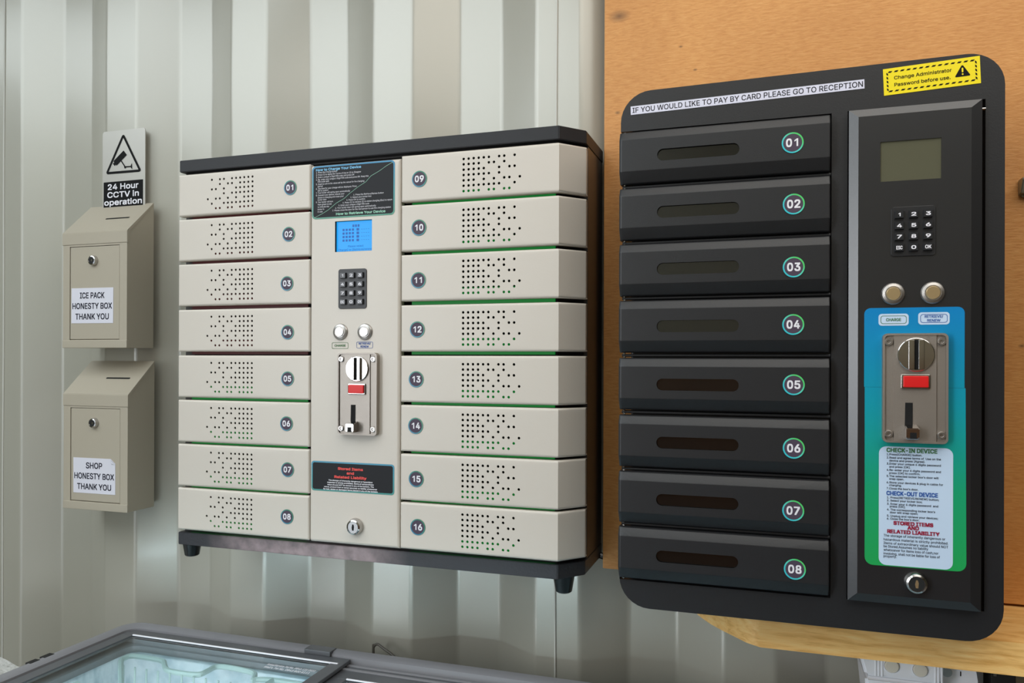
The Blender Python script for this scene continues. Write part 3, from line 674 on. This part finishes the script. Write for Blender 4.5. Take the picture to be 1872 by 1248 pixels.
for s, v, wd in (('The storage of inherently dangerous or', 752, .83), ('hazardous material is strictly prohibited.', 781, .87), ('Items of extraordinary value should NOT', 808, .87), ('be Stored.Assumes no liability', 832, .605), ('whatsoever for items loss of cash,nor', 858, .74), ('involving, shall not be liable for loss of', 885, .76), ('property.', 905, .18)):
    ln(s, v, wd, -.04, h=.0026, bold=.006)
put('lettering', mesh('lettering', bm, ['navy_ink', 'green_ink', 'blue_ink', 'crimson_ink'], smooth=0), pp, (cx, C2, cz))
# tape strip and yellow warning sticker
(a0, a1), (b0, b1) = at(1153, 195, BY), at(1580, 145, BY); (c0, c1), _ = at(1157, 209, BY), 0
ang = math.atan2(b1-a1, b0-a0); ln_ = math.hypot(b0-a0, b1-a1); th = .0102
bm = BM(); box(bm, 0, ln_, -.0004, 0, -th, 0); text(bm, 'IF YOU WOULD LIKE TO PAY BY CARD PLEASE GO TO RECEPTION', .0022, -th+.0022, .0060, ln_-.0038, y=-.0006, mi=1, bold=.004, res=3)
put('paper_strip', mesh('paper_strip', bm, ['tape_white', 'black_ink'], smooth=0), bl, (a0, BY-.0001, a1), 'white printed strip reading IF YOU WOULD LIKE TO PAY BY CARD PLEASE GO TO RECEPTION', ang)
(a0, a1), (b0, b1) = at(1614, 127, BY), at(1791, 102, BY); ang = math.atan2(b1-a1, b0-a0); wd = math.hypot(b0-a0, b1-a1); ht = .0292
bm = BM(); box(bm, 0, wd, -.0003, 0, -ht, 0)
e = .0040; hz = .0016
def dash(n, horiz, c):
    L = (wd if horiz else ht)-2*e; st_ = L/n
    for i in range(n):
        s = e+st_*i+st_*.08; t_ = s+st_*.55; k = hz*.9
        q = [(s, c-hz/2), (t_, c-hz/2), (t_+k, c+hz/2), (s+k, c+hz/2)]
        flat(bm, q if horiz else [(b_, -a_) for a_, b_ in q], -.0005, 1)
dash(14, True, -e); dash(14, True, -ht+e); dash(5, False, e); dash(5, False, wd-e)
text(bm, 'Change Administrator', .0108, -.0128, .0036, .0560, y=-.0005, mi=1, bold=.012, res=3); text(bm, 'Password before use.', .0108, -.0205, .0036, .0545, y=-.0005, mi=1, bold=.012, res=3)
tx, tz = .0770, -.0138
flat(bm, [(tx-.0066, tz-.0058), (tx-.0071, tz-.0048), (tx-.0008, tz+.0060), (tx+.0008, tz+.0060), (tx+.0071, tz-.0048), (tx+.0066, tz-.0058)], -.0005, 1)
flat(bm, rrect(tx-.0008, tx+.0008, tz-.0014, tz+.0034, .0006, 3), -.0007, 0); flat(bm, circ(tx, tz-.0034, .0009), -.0007, 0)
put('warning_sticker', mesh('warning_sticker', bm, ['yellow_vinyl', 'black_ink'], smooth=0), bl, (a0, BY-.0001, a1), 'yellow sticker reading Change Administrator Password before use', ang)

# ================================================================ honesty boxes and camera sign
def honesty_box(dx, dz, label, lines, paper, tilt, fold):
    y = 1.0851; t = root('honesty_box', label, 'collection box', (-1.136+dx, YW, .0194+dz), 'metal honesty boxes on the wall')
    sh_ = lambda b: bmesh.ops.translate(b, verts=b.verts, vec=(dx, 0, dz))
    x0, x1 = -1.2090, -1.0635
    bm = BM(); prism(bm, [(y+.0045, .0200), (y+.0045, .2235), (YW, .2815), (YW, .0200)], 'x', x0+.0014, x1-.0006); sh_(bm); part('body', bm, 'beige_paint', t, smooth=0)
    bm = BM(); sheet(bm, [(x0+.001, .0330), (x1-.0006, .0330), (x1-.0006, .2045), (x0+.001, .2045)], [[(-1.1928, .0338), (-1.0802, .0338), (-1.0802, .2000), (-1.1928, .2000)]], (), lambda x, z: (x, y+.0010, z), .0036)
    sh_(bm); part('front_frame', bm, 'beige_paint', t, smooth=0)
    bm = BM(); c, f = round_edges(-1.1918, -1.0812, .0348, .1990, .0010); sheet(bm, [(-1.1918, .0348), (-1.0812, .0348), (-1.0812, .1990), (-1.1918, .1990)], (), c, lambda x, z: (x, f(x, z)[1]+y+.0014, z), .002)
    sh_(bm); part('door', bm, 'beige_paint', t, 'beige metal front door')
    bm = BM(); b2 = BM(); prism(b2, [(y, .2030), (y, .2243), (YW-.0005, .2838), (YW-.0005, .2812), (y+.0045, .2220), (y+.0045, .2030)], 'x', x0, x1+.0004)
    bmesh.ops.bevel(b2, geom=[e for e in b2.edges if abs(e.verts[0].co.x-e.verts[1].co.x) > .01], offset=.0008, segments=2, affect='EDGES'); merge(bm, b2); sh_(bm); part('lid', bm, 'beige_paint', t, 'sloping beige metal lid with front lip')
    # black face laid on the sloping lid, painting the dark of the slot
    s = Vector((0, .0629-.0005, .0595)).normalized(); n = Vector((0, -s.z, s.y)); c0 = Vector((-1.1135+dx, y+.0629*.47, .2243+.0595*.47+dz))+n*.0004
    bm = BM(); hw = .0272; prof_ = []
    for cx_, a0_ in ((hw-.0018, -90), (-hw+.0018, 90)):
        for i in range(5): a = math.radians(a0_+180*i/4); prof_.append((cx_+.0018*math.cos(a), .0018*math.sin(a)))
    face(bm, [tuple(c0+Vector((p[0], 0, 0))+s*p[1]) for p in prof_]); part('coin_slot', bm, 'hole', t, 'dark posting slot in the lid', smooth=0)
    bm = BM(); box(bm, x0, x1, y, y+.006, .0194, .0335, .0012); sh_(bm); part('bottom_strip', bm, 'beige_paint', t)
    bm = BM(); lathe(bm, 0, 0, [(.0092, .002), (.0090, -.001), (.0080, -.0045), (.0062, -.0052), (.0058, -.0046)], 28); lk = put('lock', mesh('lock', bm, 'chrome'), t, (-1.1375+dx, y, .1738+dz), 'round chrome lock')
    bm = BM(); lathe(bm, 0, 0, [(.0056, -.0044), (.0054, -.0052), (.0022, -.0052), (.0020, -.0040)], 20); put('key_barrel', mesh('key_barrel', bm, 'gap_black'), lk, (-1.1375+dx, y, .1738+dz))
    lathe_b = BM(); lathe(lathe_b, 0, 0, [(.0013, .0002), (.0013, -.0003)], 10); 
    w_, h_ = .0945, .0625; lx, lz = -1.1884+dx+paper[0], .1260+dz+paper[1]
    bm = BM()
    if fold: prism(bm, [(0, 0), (w_-.010, 0), (w_, -.008), (w_, -h_), (0, -h_)], 'y', -.0004, 0); flat(bm, [(w_-.011, -.0003), (w_-.0005, -.0085), (w_-.0085, -.0075)], -.0022, 0)
    else: box(bm, 0, w_, -.0004, 0, -h_, 0)
    pl = put('paper_label', mesh('paper_label', bm, 'paper', smooth=0), t, (lx, y+.0013, lz), 'white paper label reading '+' '.join(l[0] for l in lines), tilt)
    bm = BM()
    for j, (s_, wdt, xo) in enumerate(lines): text(bm, s_, w_/2+xo, -.0182-.0187*j, .0100, wdt, 'C', y=-.0006, bold=.015, res=3)
    o = put('lettering', mesh('lettering', bm, 'navy_ink', smooth=0), pl, (lx, y+.0013, lz))
    return t
honesty_box(0, 0, 'beige metal honesty box labelled ICE PACK below the camera sign, the upper of two', [('ICE PACK', .055, 0), ('HONESTY BOX', .089, 0), ('THANK YOU', .075, 0)], (0, 0), -.006, False)
honesty_box(.0028, -.2868, 'beige metal honesty box labelled SHOP, the lower of two', [('SHOP', .036, 0), ('HONESTY BOX', .089, 0), ('THANK YOU', .076, 0)], (.0028, -.0148), .004, True)
SYY = 1.1440
sg = root('warning_sign', 'silver camera warning sign reading 24 Hour CCTV in operation, above the upper honesty box', 'sign', (-1.129, SYY+.003, .27))
bm = BM(); sheet(bm, rrect(-1.1785, -1.0803, .2700, .4205, .0050), (), (), lambda x, z: (x, SYY, z), .0015); part('plate', bm, 'sign_metal', sg, smooth=0)
bm = BM(); yy = SYY-.0004
A3, B3, C3 = Vector((-1.1302, .4085)), Vector((-1.1662, .3445)), Vector((-1.0930, .3440))
cen = (A3+B3+C3)/3
def rtri(off, r):
    P = []; T3 = [A3, B3, C3]
    for i in range(3):
        p, q, s = T3[i-1], T3[i], T3[(i+1) % 3]; a = (p-q).normalized(); b = (s-q).normalized(); bis = (a+b).normalized(); half = math.acos(max(-1, min(1, a.dot(b))))/2
        c = q+bis*((r+off)/math.sin(half))*1.0 if r+off > 0 else q
        v1 = -bis; base = math.atan2(v1.y, v1.x); sp = (math.pi/2-half)
        for k in range(5): an = base-sp+2*sp*k/4; P.append((c.x+r*math.cos(an), c.y+r*math.sin(an)))
    return P
band(bm, rtri(-.0032, .0036), rtri(.0012, .0004), yy, 0)
def px_(pts): return [at(180+x/6.9333, 220+y/6.9333, SYY) for x, y in pts]
flat(bm, px_([(320, 382), (362, 438), (240, 566), (193, 515)]), yy); flat(bm, px_([(193, 515), (240, 566), (232, 574), (222, 562), (207, 578), (183, 548), (200, 536)]), yy)
stroke(bm, px_([(285, 505), (340, 590)]), .0022, yy-.00005); stroke(bm, px_([(336, 590), (415, 584)]), .0022, yy-.00015); flat(bm, px_([(325, 580), (352, 580), (348, 608), (332, 608)]), yy-.0001); flat(bm, px_([(412, 570), (426, 540), (430, 620), (412, 598)]), yy-.0001)
part('camera_symbol', bm, 'black_ink', sg, 'black triangle with a camera pictogram', smooth=0)
bm = BM(); prism(bm, rrect(-1.1756, -1.0848, .2715, .3268, .0006, 2), 'y', SYY-.0003, SYY)
for s, z, wdt, xo in (('24 Hour', .3124, .0700, .000), ('CCTV in', .2978, .0720, 0), ('operation', .2838, .0860, 0)): text(bm, s, -1.1302+xo, z, .0098, wdt, 'C', y=SYY-.0006, mi=1, bold=.022, res=3)
part('text_panel', bm, ['black_ink', 'white_ink'], sg, 'black panel with white words', smooth=0)

# ================================================================ chest freezer
FZ = -.454; FX0, FX1, FY0, FY1 = -1.0560, .38, .44, 1.0930
fz = root('chest_freezer', 'grey chest freezer with sliding glass lids and frosty interior below the lockers', 'freezer', ((FX0+FX1)/2, FY1-.3, -CZ))
bm = BM(); rr = lambda o, r: rrect(FX0+o, FX1-o, FY0+o, FY1-o, r, 6)
def wallring(bm, a, b, za, zb, mi=0):
    n = len(a)
    for i in range(n): face(bm, [(a[i][0], a[i][1], za), (a[(i+1) % n][0], a[(i+1) % n][1], za), (b[(i+1) % n][0], b[(i+1) % n][1], zb), (b[i][0], b[i][1], zb)], mi)
wallring(bm, rr(.012, .03), rr(.012, .03), -CZ+.04, FZ-.034); wallring(bm, rr(.03, .03), rr(.012, .03), -CZ, -CZ+.04)
wallring(bm, rr(.050, .02), rr(.050, .02), FZ-.028, -1.18, 1); face(bm, [(x, y, -1.18) for x, y in rr(.050, .02)], 1); wallring(bm, rr(.012, .03), rr(.050, .02), FZ-.034, FZ-.0275, 0)
part('body', bm, ['freezer_grey', 'freezer_white'], fz)
bm = BM(); P0, P1, P2, P3, P4, P5 = rr(0, .035), rr(.001, .034), rr(.006, .030), rr(.016, .026), rr(.022, .022), rr(.024, .020)
wallring(bm, P0, P0, FZ-.034, FZ-.008); wallring(bm, P0, P1, FZ-.008, FZ-.003); wallring(bm, P1, P2, FZ-.003, FZ); wallring(bm, P2, P3, FZ, FZ-.0005); wallring(bm, P3, P4, FZ-.0005, FZ-.004)
wallring(bm, P4, P5, FZ-.004, FZ-.018); wallring(bm, P5, rr(.052, .018), FZ-.018, FZ-.020); wallring(bm, rr(.052, .018), rr(.052, .018), FZ-.020, FZ-.030)
part('rim', bm, 'freezer_grey', fz, 'moulded grey plastic rim')
for yy_ in (FY1-.030, FY1-.044):
    bm = BM(); box(bm, FX0+.028, FX1-.028, yy_-.0028, yy_+.0028, FZ-.020, FZ-.0125, .0012); part('guide_rail', bm, 'freezer_grey', fz)
bm = BM(); bx_, by_ = FX0+.008, 0
for a, b in ((.886, .903), (.910, .928)): box(bm, FX0-.0004, FX0+.010, a, b, FZ-.011, FZ+.0004, .0008)
part('rim_slot', bm, 'gap_black', fz, 'dark slots on the left rim, added as black blocks')  # black blocks standing in for the dark slots of the rim
def lid(x0, x1, z, fr, lab, txt=False):
    y0, y1 = FY0+.030, FY1-.0245
    bm = BM(); z1 = z+.006
    box(bm, x0, x1, y1-fr, y1, z, z1, .0012); box(bm, x0, x1, y0, y0+fr, z, z1, .0012); box(bm, x0, x0+fr, y0+fr, y1-fr, z, z1, .0012); box(bm, x1-fr, x1, y0+fr, y1-fr, z, z1, .0012)
    l = part('lid', bm, 'frame_grey', fz, lab)
    bm = BM(); box(bm, x0+fr-.001, x1-fr+.001, y0+fr-.001, y1-fr+.001, z+.0026, z+.0046); part('glass', bm, 'lid_glass', l, smooth=0)
    bm = BM(); box(bm, x0+fr, x1-fr*.4, y1-fr-.0020, y1-fr+.0008, z1-.001, z1+.0012, .0006); part('glass_edge', bm, 'white_plastic', l)
    if txt:
        bm = BM()
        for s, u, v, wdt in (('Sales/Service Tel No. 0845 120 0022', 487, 1212, .083), ('Wall\u2019s Tel No. 0843 800 8111', 481, 1216.5, .078)):
            X, Y = atz(u, v+1.5, z1); b2 = BM(); text(b2, s, 0, 0, .0058, wdt, y=0, bold=.01)
            for vv in b2.verts: vv.co = Vector((X+vv.co.x, Y+vv.co.z, z+.0049-vv.co.y))
            merge(bm, b2)
        part('lettering', bm, 'white_ink', l, smooth=0)
    return l
lid(FX0+.0245, -.6120, FZ-.012, .022, 'left sliding glass lid with white printed phone lines', True)
lid(-.640, FX1-.026, FZ-.0205, .050, 'right sliding glass lid')
bm = BM(); box(bm, -.6930, -.6470, 1.0660, 1.0860, FZ-.006, FZ+.0015, .001); part('lid_stop', bm, 'frame_grey', fz, 'flat grey stop on the back rim')
# wire basket and frost inside
bk = root('wire_basket', 'white wire basket seen through the left glass lid', 'basket', (-.80, .75, -.70))
zb = -.486
bp = [(222, 1262), (221, 1212), (227, 1203), (245, 1199), (294, 1207), (301, 1215), (304, 1223), (318, 1228), (360, 1233), (378, 1227), (394, 1219), (415, 1219), (455, 1227), (466, 1233), (463, 1243), (470, 1242), (500, 1243), (560, 1252)]
bm = BM(); pts = [(*atz(u, v, zb), zb) for u, v in bp]; tube(bm, smooth_path(pts, 4), .0042, 8); part('rim_wire', bm, 'wire_white', bk)
xs = [p[0] for p in pts]; xa, xb, yb = pts[1][0], pts[-2][0], max(p[1] for p in pts)
bm = BM(); tube(bm, smooth_path([(xa, pts[0][1], zb), (xa, .55, zb), (xa+.02, .53, zb), (xb-.02, .53, zb), (xb, .55, zb), (xb, pts[-1][1], zb)], 4), .0042, 8); part('rim_wire', bm, 'wire_white', bk)
for i in range(12):
    x = xa+(xb-xa)*(i+.5)/12; bm = BM(); tube(bm, smooth_path([(x, .99, zb), (x, .985, zb-.19), (x, .97, zb-.205), (x, .56, zb-.205), (x, .535, zb-.19), (x, .53, zb)], 3), .0016, 6); part('wire', bm, 'wire_white', bk)
for j in range(4):
    y_ = .58+.085*j; bm = BM(); tube(bm, [(xa, y_, zb), (xa+.002, y_, zb-.207), (xb-.002, y_, zb-.207), (xb, y_, zb)], .0018, 6); part('wire', bm, 'wire_white', bk)
bm = BM(); random.seed(3); G = 26
gv = [[bm.verts.new((FX0+.052+(1.33)*i/G, FY0+.052+.549*j/G, -.86+.03*math.sin(i*1.3+j*.7)+random.uniform(-.015, .015))) for j in range(G+1)] for i in range(G+1)]
for i in range(G):
    for j in range(G): bm.faces.new((gv[i][j], gv[i+1][j], gv[i+1][j+1], gv[i][j+1]))
fo = part('frost', bm, 'frost', fz, 'white frost in the bottom of the freezer', smooth=60); fo['kind'] = 'stuff'
# white wrap beyond the freezer
bm = BM(); random.seed(5)
N_ = 14; g = [[None]*(N_+1) for _ in range(N_+1)]
for i in range(N_+1):
    for j in range(N_+1):
        a = i/N_; b = j/N_; r_ = random.uniform(-.006, .006); hgt = -.490-.05*abs(a-.5)**1.5*2+r_-(.28 if j in (0, N_) or i in (0, N_) else 0)
        g[i][j] = bm.verts.new((-1.42+.31*a, .60+.40*b, hgt))
for i in range(N_):
    for j in range(N_): bm.faces.new((g[i][j], g[i+1][j], g[i+1][j+1], g[i][j+1]))
for i in range(N_+1):      # skirt down to the floor
    pass
ed = [e for e in bm.edges if len(e.link_faces) == 1]; ge = bmesh.ops.extrude_edge_only(bm, edges=ed)
for v in ge['geom']:
    if isinstance(v, bmesh.types.BMVert): v.co.z = -CZ
tag(part('wrapped_stack', bm, 'sheet_white', None, smooth=60), 'crumpled white wrapping on a stack left of the freezer', 'wrapping')
# grey strap end poking up behind the freezer
bm = BM(); tube(bm, smooth_path([(-.6040, 1.125, -.62), (-.6035, 1.125, -.470), (-.6020, 1.125, -.4585), (-.5960, 1.125, -.4545), (-.585, 1.122, -.4580), (-.560, 1.118, -.470), (-.530, 1.112, -.495), (-.50, 1.11, -.56)]), .0022, 8)
tag(part('loose_cable', bm, 'cable_grey', None), 'thin grey cable looping up behind the freezer rim', 'cable')

# ================================================================ fittings under the shelf and at the right edge
ob = root('outlet_box', 'white plastic outlet box with two round covers under the pine shelf', 'outlet box', (.15, YW, -.46))
bm = BM(); oy = 1.050; zt = -.3445
def taper(bm, x0t, x1t, x0b, x1b, z1, z0, ya, yb, bev=.002, mi=0):
    b2 = BM(); v = [b2.verts.new(p) for p in ((x0t, ya, z1), (x1t, ya, z1), (x1t, yb, z1), (x0t, yb, z1), (x0b, ya, z0), (x1b, ya, z0), (x1b, yb, z0), (x0b, yb, z0))]
    for q in ((0, 1, 2, 3), (7, 6, 5, 4), (0, 4, 5, 1), (1, 5, 6, 2), (2, 6, 7, 3), (3, 7, 4, 0)): b2.faces.new([v[i] for i in q])
    bmesh.ops.bevel(b2, geom=b2.edges[:], offset=bev, segments=3, affect='EDGES'); merge(bm, b2, mi)
taper(bm, .1000, .1975, .1110, .1960, zt, -.3855, oy, YW+.01, .0035); part('cover', bm, 'white_plastic', ob)
bm = BM(); taper(bm, .1105, .1960, .1180, .1900, -.3862, -.460, oy+.001, YW+.01, .0035); part('base', bm, 'white_plastic', ob)
for x in (.1225, .1262, .1298, .1878, .1912, .1946):
    bm = BM(); tube(bm, [(x, oy+.0002, zt-.001), (x, oy+.0002, -.3835)], .0013, 8); part('rib', bm, 'white_plastic', ob)
for u, v in ((1630, 1216.5), (1682, 1224)):
    x, z = at(u, v, oy); bm = BM(); lathe(bm, x, z, [(.0090, oy), (.0086, oy-.0012), (.0080, oy-.0006)], 28, 0, False); lathe(bm, x, z, [(.0079, oy-.0002), (.0077, oy-.0024), (.0066, oy-.0030)], 28, 1)
    lathe(bm, x, z, [(.0082, oy-.0001), (.0079, oy-.0001)], 28, 2, False); part('round_cover', bm, ['white_plastic', 'cover_cream', 'gap_black'], ob, 'round cream cover')
pa = root('plug_adaptor', 'rounded white plug adaptor with a grey screw, right of the outlet box', 'adaptor', (.215, YW, -.42))
bm = BM(); b2 = BM(); prism(b2, [(.1985, -.3445), (.2290, -.3445), (.2345, -.362), (.2380, -.385), (.238, -.42), (.1985, -.42)], 'y', 1.075, YW+.01); bmesh.ops.bevel(b2, geom=b2.edges[:], offset=.002, segments=2, affect='EDGES'); merge(bm, b2); part('body', bm, 'white_plastic', pa)
x, z = at(1731, 1228, 1.075); bm = BM(); lathe(bm, x, z, [(.0058, 1.0755), (.0056, 1.0735), (.0020, 1.0735)], 20); part('screw', bm, 'satin_steel', pa, 'grey recessed screw')
x, z = at(1756, 1231, 1.075); bm = BM(); flat(bm, rrect(x-.0006, x+.0006, z-.003, z+.003, .0005, 2), 1.0746); part('slot', bm, 'hole', pa, smooth=0)
bm = BM(); box(bm, *[at(u, 1230, 1.12)[0] for u in (1783, 1808)], 1.12, YW+.01, -1.2, -.3440, .003)
tag(part('cable_trunking', bm, 'white_plastic', None), 'upright white cable trunking left of the black power supply, under the shelf', 'trunking')
ps = root('power_supply', 'black power supply unit mostly hidden under the right of the shelf', 'power supply', (.27, YW, -.45))
bm = BM(); box(bm, *[at(u, 1235, 1.085)[0] for u in (1811, 1858)], 1.085, YW+.01, -.46, -.3445, .002); part('body', bm, 'gap_black', ps)
x = at(1819, 1235, 1.085)[0]
for j in range(5): bm = BM(); box(bm, x-.0016, x+.0016, 1.0842, 1.0855, -.356-.006*j, -.3525-.006*j, .0004); part('vent_fin', bm, 'cable_grey', ps)
hk = root('coat_hook', 'small galvanised hook at the right edge of the plywood', 'hook', (.300, PY, .222))
bm = BM(); box(bm, .296, .318, PY-.0025, PY, .205, .228, .001); part('plate', bm, 'galvanised', hk)
bm = BM(); b2 = BM(); prism(b2, [(PY-.001, .2270), (PY-.020, .2270), (PY-.022, .224), (PY-.012, .209), (PY-.001, .207)], 'x', .2925, .3120); bmesh.ops.bevel(b2, geom=b2.edges[:], offset=.001, segments=2, affect='EDGES'); merge(bm, b2); part('cup', bm, 'galvanised', hk)
# luminous ceiling panels
for k_, (x0, x1, y0, y1) in enumerate(((-2.61, -1.56, -1.16, .60), (-1.54, -.49, -1.16, .60), (-.31, 1.31, -.54, .84))):
    cl = root('ceiling_light', ('leftmost', 'middle', 'rightmost')[k_]+' of three white luminous panels on the container ceiling, above the picture', 'light', ((x0+x1)/2, (y0+y1)/2, hi))
    bm = BM(); box(bm, x0, x1, y0, y1, hi-.018, hi, .004); part('housing', bm, 'white_plastic', cl)
